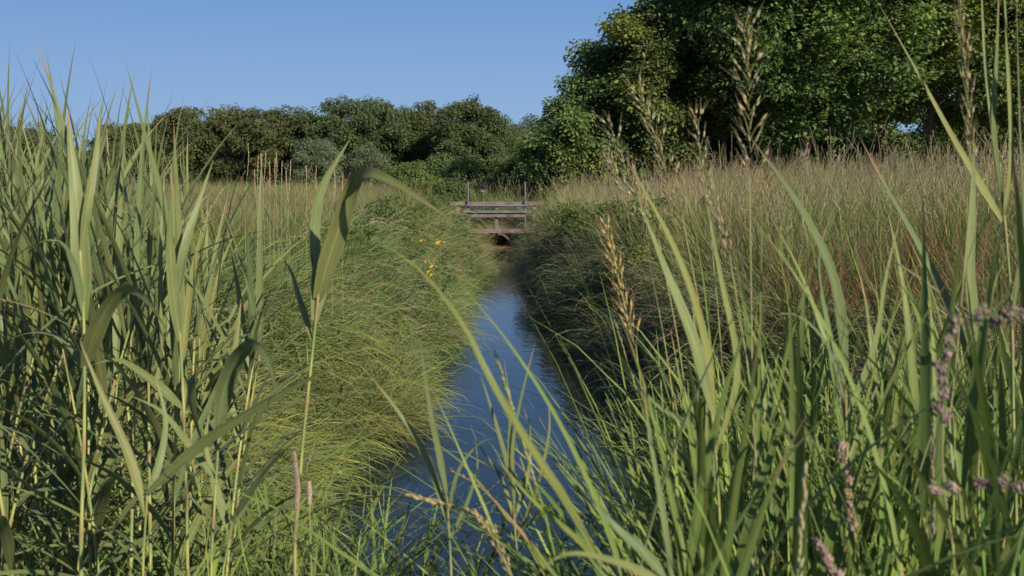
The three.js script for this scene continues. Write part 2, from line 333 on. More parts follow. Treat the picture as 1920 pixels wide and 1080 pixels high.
// the tall trees beside the ditch
[
  ['oak_tree', 'tall oak with the thick grey trunk standing nearest behind the grass', 1505, 31, { h: 13.5, r: 4.3, crownBase: 2.2, trunk: .18, clusters: 4600, clumps: 44, seed: 101 }],
  ['oak_tree', 'oak with a slim sunlit trunk, next to the thick-trunked oak', 1352, 33, { h: 13, r: 3.3, crownBase: 1.9, trunk: .10, clusters: 3600, clumps: 38, seed: 102 }],
  ['oak_tree', 'dense oak whose sloping crown edge meets the open sky', 1225, 32, { h: 6.6, r: 2.3, cs: .9, crownBase: .6, trunk: .10, clusters: 2700, clumps: 34, seed: 103 }],
  ['oak_tree', 'low rounded young oak at the end of the tall trees, beside the weir bank', 1068, 31.5, { h: 3.4, r: 1.5, cs: .8, crownBase: .5, trunk: .08, clusters: 1300, clumps: 26, seed: 104 }],
  ['oak_tree', 'tall oak with a sky gap under its crown, behind the crossing reed leaves', 1735, 33, { h: 13.5, r: 4.4, crownBase: 2.5, trunk: .14, clusters: 4200, clumps: 42, seed: 105 }],
  ['oak_tree', 'oak at the far end of the tall trees, cut by the picture edge', 1925, 32, { h: 12.5, r: 4.2, crownBase: 1.6, trunk: .14, clusters: 3400, clumps: 38, seed: 106 }],
  ['oak_tree', 'small oak filling the slope between the young oak and the dense oak', 1142, 32, { h: 4.9, r: 1.9, cs: .85, crownBase: .5, trunk: .08, clusters: 1700, clumps: 28, seed: 111 }],
  ['oak_tree', 'oak in the second row, between the slim and the thick trunk', 1440, 43, { h: 14, r: 4.6, crownBase: 1.0, trunk: .14, clusters: 3000, clumps: 38, seed: 107 }],
  ['oak_tree', 'oak in the second row, behind the dense sloping oak', 1345, 45, { h: 12.5, r: 3.8, crownBase: .8, trunk: .13, clusters: 2700, clumps: 36, seed: 108 }],
  ['oak_tree', 'oak in the second row, behind the sky gap', 1640, 42, { h: 14, r: 4.6, crownBase: 2.2, trunk: .14, clusters: 2700, clumps: 36, seed: 109 }],
  ['oak_tree', 'oak in the second row, behind the upright reed leaves', 1850, 42, { h: 14, r: 4.8, crownBase: 1.2, trunk: .14, clusters: 2700, clumps: 36, seed: 110 }],
].forEach(([n, l, px, d, o]) => tree(n, l, 'tree', 'tall oaks beside the ditch', onGround(px, d), { kind: CL.oak, ...o }));
// undergrowth beneath them
[[1130, 47, 2.6, 1.6], [1215, 49, 3.4, 2.0], [1300, 50, 3.6, 2.2], [1400, 49, 3.8, 2.3], [1490, 50, 3.6, 2.2], [1580, 49, 3.4, 2.0], [1820, 50, 3.2, 2.2], [1930, 48, 3.6, 2.2]].forEach(([px, d, h, r], i) =>
  tree('undergrowth_bush', 'dark leafy bush in the shade behind the tall oaks', 'bush', 'bushes under the tall oaks', onGround(px, d), { h, r, crownBase: .1, kind: CL.bush, trunk: .05, clusters: 800, clumps: 18, cs: 1.25, seed: 200 + i }));
// the far row
[
  [62, 122, 7.6, 4.6, 'small round oak seen alone through the reed tops'], [232, 112, 7.4, 3.4, 'lowest oak at the open end of the far tree row'], [292, 114, 7.9, 3.2, 'thin-topped oak second from the open end of the far row'],
  [352, 102, 8.6, 3.6, 'oak with a smooth rounded shoulder, third from the open end of the far row'], [430, 103, 8.6, 3.7, 'oak fourth from the open end of the far row, above the dry grass'], [505, 102, 8.4, 3.6, 'oak fifth from the open end of the far row'],
  [580, 103, 8.5, 3.6, 'oak of the far row directly above the silvery willow bush'], [650, 100, 9.2, 3.6, 'oak of the far row between the silvery willow bushes'], [716, 101, 9.4, 3.6, 'oak of the far row two places beside the tallest one'],
  [790, 103, 9.0, 3.4, 'oak of the far row right beside the tallest one'], [882, 97, 8.9, 4.1, 'tallest broad-crowned oak of the far row, behind the weir posts'],
  [1002, 135, 9.4, 4.6, 'dark distant tree between the tallest far oak and the young oak'], [955, 128, 8.4, 4.0, 'dark distant tree half hidden by the tallest far oak'],
].forEach(([px, d, h, r, l], i) => tree('far_oak_tree', l, 'tree', 'oaks of the far tree row', onGround(px, d), { h: h * .95, r, crownBase: i > 9 ? .7 : 1.5, kind: CL.far, clusters: i === 10 ? 1700 : 1150, clumps: 30, trunk: .2, seed: 300 + i }));
[[300, 124], [395, 126], [475, 125], [560, 124], [630, 126], [700, 124], [770, 125], [850, 122], [920, 120]].forEach(([px, d], i) =>
  tree('rear_tree', 'tree behind the far oak row, showing through its gaps', 'tree', 'trees behind the far oak row', onGround(px, d), { h: 8.2, r: 4.2, crownBase: .4, kind: CL.far, clusters: 800, clumps: 26, trunk: .18, seed: 340 + i }));
[[596, 72, 3.9, 1.9, 'larger silvery grey willow bush before the far oaks'], [690, 74, 3.5, 1.4, 'smaller silvery grey willow bush behind the bent reed leaf']].forEach(([px, d, h, r, l], i) =>
  tree('willow_bush', l, 'bush', 'silvery willow bushes', onGround(px, d), { h, r, crownBase: .1, kind: CL.willow, clusters: 700, clumps: 22, trunk: .06, seed: 400 + i }));
[[830, 60, 2.5, .9], [862, 56, 2.2, .8], [770, 58, 1.9, 1.1], [735, 62, 1.8, 1.0], [990, 62, 3.1, 1.5], [1030, 58, 2.4, 1.3], [950, 64, 2.4, 1.2], [805, 66, 2.2, 1.2]].forEach(([px, d, h, r], i) =>
  tree('low_bush', ['pale green upright bush beside the far oak trunk', 'small leafy bush just behind the weir post', 'low yellowish bush behind the bank of reeds', 'low bush at the foot of the smaller willow', 'bright green bush between the weir posts and the young oak', 'low bright bush in front of the young oak', 'bush in the shade beneath the tallest far oak', 'low bush in front of the dark far trunks'][i], 'bush', 'low bushes behind the weir', onGround(px, d), { h, r, crownBase: .05, kind: CL.bush, clusters: 420, clumps: 16, trunk: .04, seed: 420 + i }));
[[852, 31, 1.25, .5, 'upright leafy bush just behind the end of the weir beam'], [905, 34, 1.0, .7, 'low leafy bush behind the middle of the weir'], [965, 33, 1.1, .8, 'low leafy bush behind the right weir post'], [1040, 34, 1.3, 1.0, 'leafy bush on the bank beside the weir beam end'], [800, 33, 1.2, .9, 'leafy bush on the sunny bank beside the weir']].forEach(([px, d, h, r, l], i) =>
  tree('weir_bush', l, 'bush', 'low bushes around the weir', onGround(px, d), { h, r, crownBase: .05, kind: CL.bush, clusters: 300, clumps: 14, trunk: .02, cs: .62, seed: 440 + i }));
reseed(461);
for (let k = 0; k < 26; k++) { const left = k < 18, d = left ? rr(9.5, 24) : rr(8, 22), x = centre(d) + (left ? -1 : 1) * (table(HALF, d) + (left ? rr(.0, 1.1) : rr(.2, .9))); const sd = seed; tree('bank_herb', left ? 'leafy green herb among the grass of the sunny bank' : 'leafy herb on the shaded bank edge', 'herb', left ? 'herbs on the sunny bank' : 'herbs on the shaded bank', V(x, 0, -d), { h: [.55, .7, .85, .62][k % 4], r: [.30, .38, .34][k % 3], crownBase: .03, kind: CL.bush, clusters: 110, clumps: 12, trunk: .008, cs: .36, seed: 470 + k }); reseed(sd + k); }
{ const p = at(911, 378, 40), b = base('tree_stump', V(p.x, height(p.x, p.z) - .1, p.z)); tag(b, 'short bare tree stump standing behind the weir', 'stump'); mesh('trunk', new MB().tube([V(0, 0, 0), V(.01, .3, 0), V(-.02, .6, .01), V(-.04, .88, 0), V(-.045, .9, 0)], [.14, .105, .092, .085, .01], 12, [1, 1, 1]).geometry(), M.bark, b); }

function hedge(label, d, from, to, h, n, kind, cs, seedN) {
  reseed(seedN); const d3 = new THREE.Object3D(), g = base('hedge', V(0, 0, 0)); tag(g, label, 'hedge', null, 'stuff');
  const lists = kind.map(() => []);
  for (let k = 0; k < n; k++) {
    const px = rr(from, to), dd = d + rr(-2, 2), x = (px - 960) / FPX * dd, top = h(px) * (.75 + .5 * fbm(x * .5, 3)), y = top * (1 - rnd() ** 1.6 * .98);
    d3.position.set(x, height(x, -dd) + y, -dd); d3.rotation.set(gauss() * .5, rr(0, 6.28), gauss() * .5); d3.scale.setScalar(cs * rr(.8, 1.3)); d3.updateMatrix(); lists[Math.floor(rnd() * kind.length)].push(d3.matrix.clone());
  }
  kind.forEach((geo, i) => { const im = new THREE.InstancedMesh(geo, M.tree, lists[i].length); lists[i].forEach((m, k) => im.setMatrixAt(k, m)); im.userData.kind = 'stuff'; put(im, 'foliage', g); });
}
hedge('distant dark hedge closing the meadow behind the far oak row', 132, -150, 1080, (px) => 4.2, 3400, CL.far, 1.5, 451);
hedge('dark hedge behind the tall oaks', 60, 1080, 2120, (px) => 4.8 - 1.9 * Math.exp(-(((px - 1700) / 70) ** 2)), 3600, CL.bush, 1.7, 452);

// ------------------------------------------------------------------ grasses that nobody could count
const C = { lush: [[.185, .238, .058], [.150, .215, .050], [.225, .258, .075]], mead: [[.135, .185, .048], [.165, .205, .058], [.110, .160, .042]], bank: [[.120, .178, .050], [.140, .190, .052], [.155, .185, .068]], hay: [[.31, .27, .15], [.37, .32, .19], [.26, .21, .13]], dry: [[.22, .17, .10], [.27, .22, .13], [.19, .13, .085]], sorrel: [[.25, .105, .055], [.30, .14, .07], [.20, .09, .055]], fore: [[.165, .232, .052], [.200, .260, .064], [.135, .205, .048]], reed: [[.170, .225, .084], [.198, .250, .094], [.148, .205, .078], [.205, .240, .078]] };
const pick = (a) => a[Math.floor(rnd() * a.length)];
function spray(b, pts, from, col, n, len, spread) {           // a loose seed head on the upper part of a stem
  for (let k = 0; k < n; k++) {
    const t = lerp(from, 1, k / n), f = t * (pts.length - 1), i = Math.min(pts.length - 2, Math.floor(f)), p = pts[i].clone().lerp(pts[i + 1], f - i);
    const dir = V().subVectors(pts[i + 1], pts[i]).normalize().add(V(gauss() * spread, gauss() * spread * .5, gauss() * spread)).normalize();
    b.husk(p, p.clone().addScaledVector(dir, len * rr(.7, 1.2)), len * .16, tint(col, .2));
  }
}
function tuft(seedN, o) {
  reseed(seedN); const b = new MB();
  for (let k = 0; k < o.n; k++) {
    const a = rr(0, 6.283), r = o.R * Math.sqrt(rnd()), az = o.dir != null ? o.dir + gauss() * o.fan : a + gauss() * .8, L = rr(...o.L), n = o.seg ?? 4;
    const pts = arc(V(Math.cos(a) * r, -.03, Math.sin(a) * r), az, rr(...o.el), L, rr(...o.bend), n, .5);
    b.ribbon(pts, grassProfile(rr(...o.w), n), sidesFor(pts, gauss() * .9, gauss() * 1.4), tint(pick(rnd() < (o.mix ?? 0) ? o.col2 : o.col), .2), o.fold ?? 0);
  }
  for (let k = 0; k < (o.stems ?? 0); k++) {
    const a = rr(0, 6.283), r = o.R * Math.sqrt(rnd()), L = rr(...o.sL), pts = arc(V(Math.cos(a) * r, -.03, Math.sin(a) * r), o.dir != null ? o.dir + gauss() * o.fan : a, rr(...(o.sel ?? [1.3, 1.55])), L, rr(...(o.sb ?? [.05, .5])), 6, .3), col = tint(pick(o.sc ?? C.hay), .15), w = o.sw ?? .0022;
    b.ribbon(pts, pts.map((_, i) => w * (1.3 - .6 * i / 6)), sidesFor(pts, 0, 0, V(.6, .1, .8)), col);
    spray(b, pts, o.head ?? .78, pick(o.hc ?? C.hay), o.hn ?? 14, o.hl ?? .02, o.hs ?? .5);
  }
  return b.geometry();
}
const G = {
  lush: [1, 2, 3].map((s) => tuft(500 + s, { n: 30, R: .16, L: [.40, .90], el: [.8, 1.53], bend: [.25, 1.9], w: [.007, .015], col: C.lush, col2: C.bank, mix: .2, dir: 0, fan: 2.6, seg: 5, stems: 0 })),
  lushSeed: [1, 2].map((s) => tuft(510 + s, { n: 26, R: .15, L: [.4, .8], el: [.8, 1.4], bend: [.9, 2], w: [.006, .010], col: C.lush, dir: 0, fan: 1.3, seg: 5, stems: 6, sL: [.6, .95], sel: [.9, 1.3], sb: [.7, 1.5], head: .66, hn: 20, hl: .022, hs: .35 })),
  mead: [1, 2, 3].map((s) => tuft(520 + s, { n: 26, R: .18, L: [.40, .92], el: [1.0, 1.54], bend: [.1, 1.3], w: [.007, .014], col: C.mead, col2: C.dry, mix: .16 })),
  seed: [1, 2, 3].map((s) => tuft(530 + s, { n: 20, R: .20, L: [.5, .9], el: [1.1, 1.54], bend: [.1, .9], w: [.006, .010], col: C.mead, col2: C.hay, mix: .15, stems: 5, sL: [.66, 1.20], sc: [[.24, .26, .10], [.32, .29, .15], [.19, .23, .08]], sw: .0034, hc: [[.30, .27, .15], [.36, .32, .19], [.24, .25, .11], [.26, .20, .13]], hn: 15, hl: .024, hs: .30, head: .80 })),
  brown: [1, 2].map((s) => tuft(540 + s, { n: 24, R: .18, L: [.25, .6], el: [.6, 1.5], bend: [.2, 1.3], w: [.004, .008], col: C.dry, col2: C.mead, mix: .5, stems: 7, sL: [.40, .72], sc: C.dry, hc: [[.25, .18, .12], [.29, .22, .14]], hn: 22, hl: .012, hs: .9, head: .6 })),
  sorrel: [1, 2].map((s) => tuft(550 + s, { n: 10, R: .12, L: [.15, .4], el: [.8, 1.5], bend: [.2, .8], w: [.006, .012], col: C.mead, col2: C.sorrel, mix: .3, stems: 9, sL: [.35, .62], sc: C.sorrel, hc: C.sorrel, hn: 34, hl: .012, hs: 1.1, head: .45 })),
  bank: [1, 2, 3].map((s) => tuft(560 + s, { n: 26, R: .16, L: [.30, .78], el: [.5, 1.4], bend: [.6, 2.0], w: [.007, .015], col: C.bank, col2: C.dry, mix: .14, dir: Math.PI, fan: 1.5, seg: 5 })),
  edge: [1, 2].map((s) => tuft(570 + s, { n: 20, R: .12, L: [.45, .85], el: [.35, 1.1], bend: [.7, 1.7], w: [.006, .012], col: C.reed, dir: 0, fan: 1.1, seg: 6 })),
  fore: [1, 2, 3].map((s) => tuft(580 + s, { n: 12, R: .16, L: [.6, 1.2], el: [1.05, 1.55], bend: [.05, 1.1], w: [.009, .022], col: C.fore, col2: C.hay, mix: .05, seg: 7, fold: .12 })),
  foreSeed: [1, 2].map((s) => tuft(590 + s, { n: 10, R: .12, L: [.5, .9], el: [1.15, 1.5], bend: [.1, .8], w: [.004, .008], col: C.fore, seg: 6, stems: 4, sL: [.75, 1.05], sw: .003, sc: C.fore, hc: [[.32, .26, .17], [.28, .25, .13]], hn: 26, hl: .014, hs: .5, head: .86, sb: [.1, .6] })),
};
let rise = 1;
const fields = {};                                            // name -> lists of matrices by variant
const dummy = new THREE.Object3D();
function sow(field, kind, x, z, turn, s, sy = s, tintC = null, y = null) {
  const f = fields[field] ??= new Map(), geos = G[kind], geo = geos[Math.floor(rnd() * geos.length)];
  if (!f.has(geo)) f.set(geo, []);
  sy *= rise;
  dummy.position.set(x, y ?? height(x, z), z); dummy.rotation.set(gauss() * .1, turn, gauss() * .1); dummy.scale.set(s, sy, s); dummy.updateMatrix();
  f.get(geo).push([dummy.matrix.clone(), tintC ?? (() => { const b = rr(.7, 1.25) * (.75 + .5 * noise2(x * 1.9 + 5, z * 1.9)), h = .85 + .34 * noise2(x * .9, z * .9 + 31); return [b * h * rr(.92, 1.08), b, b * rr(.8, 1.15)]; })()]);
}
reseed(77);
const inDam = (d) => d < 2.5;
for (let k = 0; k < 30000; k++) {
  const d = 1.15 + 58 * rnd() ** 1.45, px = rr(-160, 2080), x = (px - 960) / FPX * d, z = -d, u = x - centre(d), hw = halfWidth(d, u), far = 1 + d / 45;
  if (d > WEIR - .5 && d < WEIR + 2.4 && Math.abs(x + .41) < .8 && d < WEIR + .35) continue;
  if (d < 3.1) continue;                                      // the near bank is sown separately
  if (Math.abs(u) < hw - .02 && d < WEIR + 1.3) continue;
  const thick = fbm(x * 1.1 + 70, z * 1.1 - 20); if (thick < .40 && rnd() < .65 && d < 25) continue;
  const lift = .50 + 1.05 * fbm(x * .9 - 30, z * .9 + 15), jut = rnd() < .08 ? 1.25 : 1;
  const patch = fbm(x * .45 + 11, z * .45), fine = noise2(x * 1.7, z * 1.7);
  rise = lift * jut;
  if (u < 0) {
    const s = -u - hw;
    if (s < 1.5 && d < WEIR + 3) {
      const greener = d > 9 ? 1 : 0;
      if (rnd() < .06) sow('bank_grass', 'lushSeed', x, z, rr(-.5, .5), rr(.8, 1.1) * far ** .4);
      else if (greener && rnd() < .55) sow('bank_grass', 'bank', x, z, Math.PI + rr(-.7, .7), rr(.9, 1.25) * far ** .4, rr(.9, 1.2));
      else if (rnd() < .10) sow('bank_grass', 'edge', x, z, rr(0, 6.28), rr(.7, 1.1), rr(.8, 1.2));
      else sow('bank_grass', 'lush', x, z, rr(-.7, .7), rr(.8, 1.15) * far ** .4, rr(.75, 1.1));
    } else if (d < 9) {
      if (rnd() < .78) sow('bank_grass', 'lush', x, z, rr(-1.5, 1.5), rr(.8, 1.05), rr(.75, 1.1)); else sow('meadow_grass', 'mead', x, z, rr(0, 6.28), rr(.8, 1.0));
      if (rnd() < .10) sow('meadow_grass', 'seed', x, z, rr(0, 6.28), rr(.75, .95));
    } else {
      const t = clamp(rnd() * .62 + .62 * (noise2(x * .6 - 19, z * .45) - .12), 0, .999);
      if (t < .36) sow('meadow_grass', 'seed', x, z, rr(0, 6.28), rr(.80, 1.02) * far ** .35, rr(.72, .92));
      else if (t < .82) sow('meadow_grass', 'mead', x, z, rr(0, 6.28), rr(.8, 1.0) * far ** .4);
      else sow('meadow_grass', 'brown', x, z, rr(0, 6.28), rr(1, 1.4) * far ** .4, rr(1.0, 1.35));
    }
  } else {
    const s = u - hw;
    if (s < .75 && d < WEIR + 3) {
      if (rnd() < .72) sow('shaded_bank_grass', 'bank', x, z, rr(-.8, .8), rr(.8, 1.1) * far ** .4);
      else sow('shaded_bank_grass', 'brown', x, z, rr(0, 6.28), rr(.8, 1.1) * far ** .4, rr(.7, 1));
    } else {
      const reach = smooth(4.5, 9, d + u * .4), t = clamp(rnd() * .62 + .62 * (noise2(x * .75 + 9, z * .6) - .12), 0, .999);
      if (patch > .56 && d < 11 && d > 3.6 && t < .5) sow('sorrel', 'sorrel', x, z, rr(0, 6.28), rr(.8, 1.15));
      else if (t < .18 + .36 * reach) sow('meadow_grass', 'seed', x, z, rr(0, 6.28), rr(.85, 1.08) * far ** .35, rr(.78, 1.0) * lerp(.75, 1.12, reach) * (1 + .12 * smooth(2, 6, u)));
      else if (t < .76 + .08 * reach) sow('meadow_grass', 'mead', x, z, rr(0, 6.28), rr(.75, 1.0) * far ** .4, rr(.7, 1) * lerp(.7, 1.1, reach));
      else if (t < .92) sow('meadow_grass', 'brown', x, z, rr(0, 6.28), rr(.9, 1.3) * far ** .4, rr(.8, 1.2));
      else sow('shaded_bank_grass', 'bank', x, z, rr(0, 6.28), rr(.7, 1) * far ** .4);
    }
  }
}
rise = 1;
// grass over the water's edge
for (let k = 0; k < 700; k++) {
  const d = 3.2 + (WEIR - 3.6) * rnd() ** 1.3, side = rnd() < .5 ? -1 : 1, hw = halfWidth(d, side), x = centre(d) + side * (hw + rr(-.10, .14)), z = -d;
  if (rnd() < .4) sow('waterside_grass', 'edge', x, z, side < 0 ? rr(-.7, .7) : Math.PI + rr(-.7, .7), rr(.6, .95), rr(.6, .95), null, Math.max(.0, height(x, z)));
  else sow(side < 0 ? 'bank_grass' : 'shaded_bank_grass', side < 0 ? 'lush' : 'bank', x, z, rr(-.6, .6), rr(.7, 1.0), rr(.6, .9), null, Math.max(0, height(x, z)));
}
// stems standing in the shallow water
for (let k = 0; k < 60; k++) { const d = rr(4.4, 15), side = rnd() < .5 ? -1 : 1, x = centre(d) + side * (halfWidth(d, side) - rr(.05, .4)); sow('waterside_grass', 'edge', x, -d, rr(0, 6.28), rr(.25, .5), rr(.5, .9), null, -.02); }
// the near bank in front of the camera
for (let k = 0; k < 700; k++) {
  const d = .85 + 2.4 * rnd() ** 1.25, px = rr(-150, 2080), x = (px - 960) / FPX * d, z = -d, mid = Math.exp(-(((px - 1060) / 345) ** 6));
  const left = smooth(900, 500, px), right = smooth(1120, 1350, px);
  if (rnd() < mid * (d < 1.4 ? .97 : 1)) continue;
  if (left > rnd() && rnd() < .55) { sow('bank_grass', 'lush', x, z, rr(0, 6.28), rr(.8, 1.1), rr(.75, 1.05)); continue; }
  const tall = lerp(.70, 1.08, right) * lerp(1, .9, left) * (.84 + .2 * rnd());
  sow('near_bank_grass', rnd() < .96 ? 'fore' : 'foreSeed', x, z, rr(0, 6.28), rr(.8, 1.1), tall);
}
const FIELD = {
  bank_grass: ['bright green grass arching over the sunny ditch bank', 'grass'], meadow_grass: ['tall meadow grass with straw-coloured seed heads on both sides', 'grass'], shaded_bank_grass: ['dark grass hanging on the shaded ditch bank', 'grass'],
  sorrel: ['rust-red sorrel growing low among the meadow grass', 'sorrel'], waterside_grass: ['long grass blades trailing at the edge of the water', 'grass'], near_bank_grass: ['tall green grass blades on the near bank', 'grass'],
};
for (const [name, f] of Object.entries(fields)) {
  const g = new THREE.Group(); put(g, name); tag(g, FIELD[name][0], FIELD[name][1], null, 'stuff');
  let i = 0;
  for (const [geo, list] of f) { const im = new THREE.InstancedMesh(geo, M.grass, list.length); list.forEach(([m, c], k) => { im.setMatrixAt(k, m); im.setColorAt(k, lin(...c)); }); im.userData.kind = 'stuff'; put(im, i++ ? `tuft_${String(i - 1).padStart(3, '0')}` : 'tuft', g); }
}
// loose stalks lying on the water
{
  reseed(901); const b = new MB();
  for (let k = 0; k < 330; k++) {
    const d = 4 + 16 * rnd() ** 1.8, side = rnd() < .35 ? -1 : 1, hw = table(HALF, d), x = centre(d) + side * (hw - rr(.02, .55) ** 1.2), L = rr(.08, .45), a = rr(0, 6.28), pts = [];
    for (let q = 0; q <= 4; q++) pts.push(V(x + Math.cos(a) * L * q / 4 + gauss() * .012, .004 + .004 * rnd(), -d + Math.sin(a) * L * q / 4 + gauss() * .012));
    b.ribbon(pts, grassProfile(rr(.003, .007), 4), sidesFor(pts), tint(pick(C.bank), .3));
  }
  const o = mesh('floating_grass', b.geometry(), M.grass); tag(o, 'loose dark grass stalks floating on the ditch water', 'grass', null, 'stuff');
}

// ------------------------------------------------------------------ reeds
const STEM = [.26, .27, .085], SHEATH = [.15, .20, .07], NODE = [.20, .15, .06];
function reedLeafGeometry(pts, w, col, tw0, tw1, ref = null, fold = .14, taper = 2.1) {
  const cv = new THREE.CatmullRomCurve3(pts), n = 14, p = cv.getSpacedPoints(n);
  const b = new MB(); b.off = rnd();
  const dead = rnd() < .45 ? rr(.80, .95) : 2, tip = [.30, .22, .11];                       // many blades have withered tips
  return b.ribbon(p, reedProfile(w, n, taper), sidesFor(p, tw0, tw1, ref), (t) => t > dead ? tip : col, fold).geometry();
}
function stemGeometry(pts, r, n = 12) {
  const p = new THREE.CatmullRomCurve3(pts).getSpacedPoints(n * 3), L = p.length - 1;
  return new MB().tube(p, p.map((_, k) => r * (1 - .55 * k / L) * (k % 5 === 0 ? 1.28 : 1)), 6, (t) => { const k = Math.round(t * L); return k % 5 === 0 ? NODE : k % 5 < 3 ? STEM : SHEATH; }).geometry();
}
function reedPlant(seedN, H, cols = C.reed, up = 0) {
  reseed(seedN); const parts = [], lx = gauss() * .16, lz = gauss() * .16, sp = [];
  for (let k = 0; k <= 4; k++) { const t = k / 4; sp.push(V(lx * t * t * H, t * H * .86, lz * t * t * H)); }
  const cv = new THREE.CatmullRomCurve3(sp); parts.push(['stem', stemGeometry(sp, .0036), M.stem]);
  const N = 9; let az = rr(0, 6.28);
  for (let k = 0; k < N; k++) {
    const t = lerp(.30, 1, k / (N - 1)) ** .85, s = cv.getPoint(t); az += Math.PI + gauss() * .7;
    const top = k / (N - 1), L = lerp(.34, .46, Math.sin(top * 2.6)) * rr(.85, 1.2), el = lerp(.85 + up, 1.47, top ** .8) + gauss() * .12, bend = lerp(1.3, .22, top ** .7) * rr(.5, 1.5);
    const pts = arc(s, az, el, L, bend, 8, .3);
    parts.push(['leaf', reedLeafGeometry(pts, rr(.011, .021) * lerp(1, .75, top), tint(pick(cols), .13), gauss() * .5, gauss() * 1.3), M.reed]);
  }
  return parts;
}
const REEDS = Array.from({ length: 12 }, (_, k) => reedPlant(700 + k, 1.0)), BROAD = Array.from({ length: 8 }, (_, k) => reedPlant(730 + k, 1.0, C.fore, .3));
function placeReed(v, x, z, H, turn, label, group, set = REEDS) {
  const g = base('reed', V(x, height(x, z) - .02, z)); g.rotation.y = turn; g.rotation.x = gauss() * .05; g.rotation.z = gauss() * .05; g.scale.set(H ** .6 * 1.25, H, H ** .6 * 1.25);
  for (const [n, geo, mat] of set[v % set.length]) mesh(n, geo, mat, g);
  return tag(g, label, 'reed', group);
}
reseed(88);
for (let k = 0, n = 0; n < 140 && k < 4000; k++) {
  const d = 2.0 + 5.6 * rnd() ** 1.2, px = -120 + 620 * rnd() ** 1.25, x = (px - 960) / FPX * d, u = -(x - centre(d)) - table(HALF, d);
  if (px > lerp(440, 330, smooth(2.5, 6, d)) || u < .05 && d > 3) continue;
  const topPy = table([[-120, 185], [60, 215], [200, 235], [330, 290], [420, 360], [500, 430]], px) + gauss() * 70 + (rnd() < .35 ? 90 : 0), p = at(px, topPy, d), H = clamp((p.y - height(x, -d)) / 1.17, .7, 2.0);
  placeReed(Math.floor(rnd() * 12), x, -d, H, rr(0, 6.28), 'green reed among many in the dense reed bed', 'reeds of the dense reed bed'); n++;
}
for (let k = 0; k < 30; k++) {
  const d = 2.6 + 4.4 * rnd(), px = rr(330, 700), x = (px - 960) / FPX * d; if (centre(d) - x < halfWidth(d, -1) + .05) continue;
  placeReed(Math.floor(rnd() * 12), x, -d, rr(.6, .85), rr(0, 6.28), 'short green reed scattered in the grass of the sunny bank', 'short reeds on the sunny bank');
}
for (let k = 0; k < 46; k++) {
  const d = 1.0 + 1.5 * rnd(), px = 1275 + 770 * rnd() ** .85, x = (px - 960) / FPX * d, top = at(px, table([[1190, 760], [1350, 600], [1700, 540], [2040, 470]], px) + gauss() * 110, d);
  placeReed(Math.floor(rnd() * 8), x, -d, clamp((top.y - height(x, -d)) / 1.17, .45, 1.3), rr(0, 6.28), 'broad-bladed young reed among many in the grass of the near bank', 'young reeds of the near bank', BROAD);
}
// single reeds and blades that stand out: points are bearings and depths, so each has its own place and size
function curveAt(list, d, o) { return list.map(([px, py, dd = 0]) => at(px, py, d + dd).sub(o)); }
const FACE = V(.35, .25, 1).normalize();
function singleReed(name, label, category, d, stem, leaves, o = {}) {
  const low = at(stem[0][0], stem[0][1], d), root = V(low.x + (o.rootShift ?? 0), height(low.x, low.z) - .02, low.z), g = base(name, root); tag(g, label, category, o.group);
  const sp = [V(0, 0, 0), ...curveAt(stem, d, root)];
  mesh('stem', stemGeometry(sp, o.r ?? .0042), M.stem, g);
  for (const [pts, w, tw0 = 0, tw1 = 0, col = null, taper = 2.1] of leaves) mesh('leaf', reedLeafGeometry(curveAt(pts, d, root), w, tint(col ?? pick(C.reed), .1), tw0, tw1, FACE, o.fold ?? .14, taper), M.reed, g);
  return g;
}
reseed(99);
singleReed('reed', 'reed with a broad upright leaf and a dark leaf bent over sideways', 'reed', 1.75, [[152, 1079], [158, 800], [157, 600], [150, 470]], [
  [[[157, 600], [152, 480], [140, 340, .02], [130, 255, .04], [128, 205, .06]], .036, -.2, .4], [[[150, 480], [138, 330, .04], [108, 200, .07], [62, 62, .1]], .012, .3, .4], [[[156, 590], [135, 500, -.03], [108, 455, -.08], [60, 462, -.13], [0, 508, -.2]], .027, .9, 1.5], [[[158, 690], [172, 640, -.03], [205, 570, -.07], [240, 540, -.1], [275, 560, -.14], [312, 618, -.18]], .033, .25, .9], [[[152, 470], [165, 380], [180, 290, .03], [190, 190, .05]], .017, .5, .2], [[[158, 700], [120, 640, .06], [60, 625, .12], [5, 640, .15]], .024, 1.0, 1.3]], { r: .005 });
singleReed('reed', 'reed whose thin top leaf rises alone into the sky', 'reed', 1.95, [[352, 1075], [348, 860], [338, 640], [325, 460]], [
  [[[330, 520], [305, 380], [268, 240, .05], [232, 104, .1]], .015, .4, .7], [[[337, 640], [322, 520, -.02], [318, 440, -.03], [322, 350, -.05]], .026, .3, .2], [[[342, 765], [270, 705, -.05], [220, 676, -.1], [172, 684, -.15]], .028, .7, .9], [[[344, 770], [352, 710, .05], [365, 790, .1], [390, 860, .13]], .030, .3, 1.4], [[[333, 560], [345, 470], [372, 380, .04], [400, 300, .07]], .02, -.4, .4]], { r: .0047 });
singleReed('reed', 'reed with the broad pale leaf folding over to a hanging tip', 'reed', 1.55, [[552, 1075], [566, 850], [588, 640], [598, 540]], [
  [[[596, 560], [612, 500, -.01], [640, 415, -.02], [662, 345, -.04], [688, 323, -.08], [745, 345, -.12], [850, 415, -.15]], .040, -.1, .35, null, 1.15], [[[590, 600], [597, 540, .01], [600, 478, .03], [612, 500, .06], [606, 590, .09]], .029, .1, .5], [[[596, 545], [588, 450, .05], [600, 360, .08], [655, 262, .12]], .026, .7, .3], [[[585, 640], [560, 560, .05], [540, 500, .1], [505, 470, .14]], .016, .5, .9]], { r: .0043 });
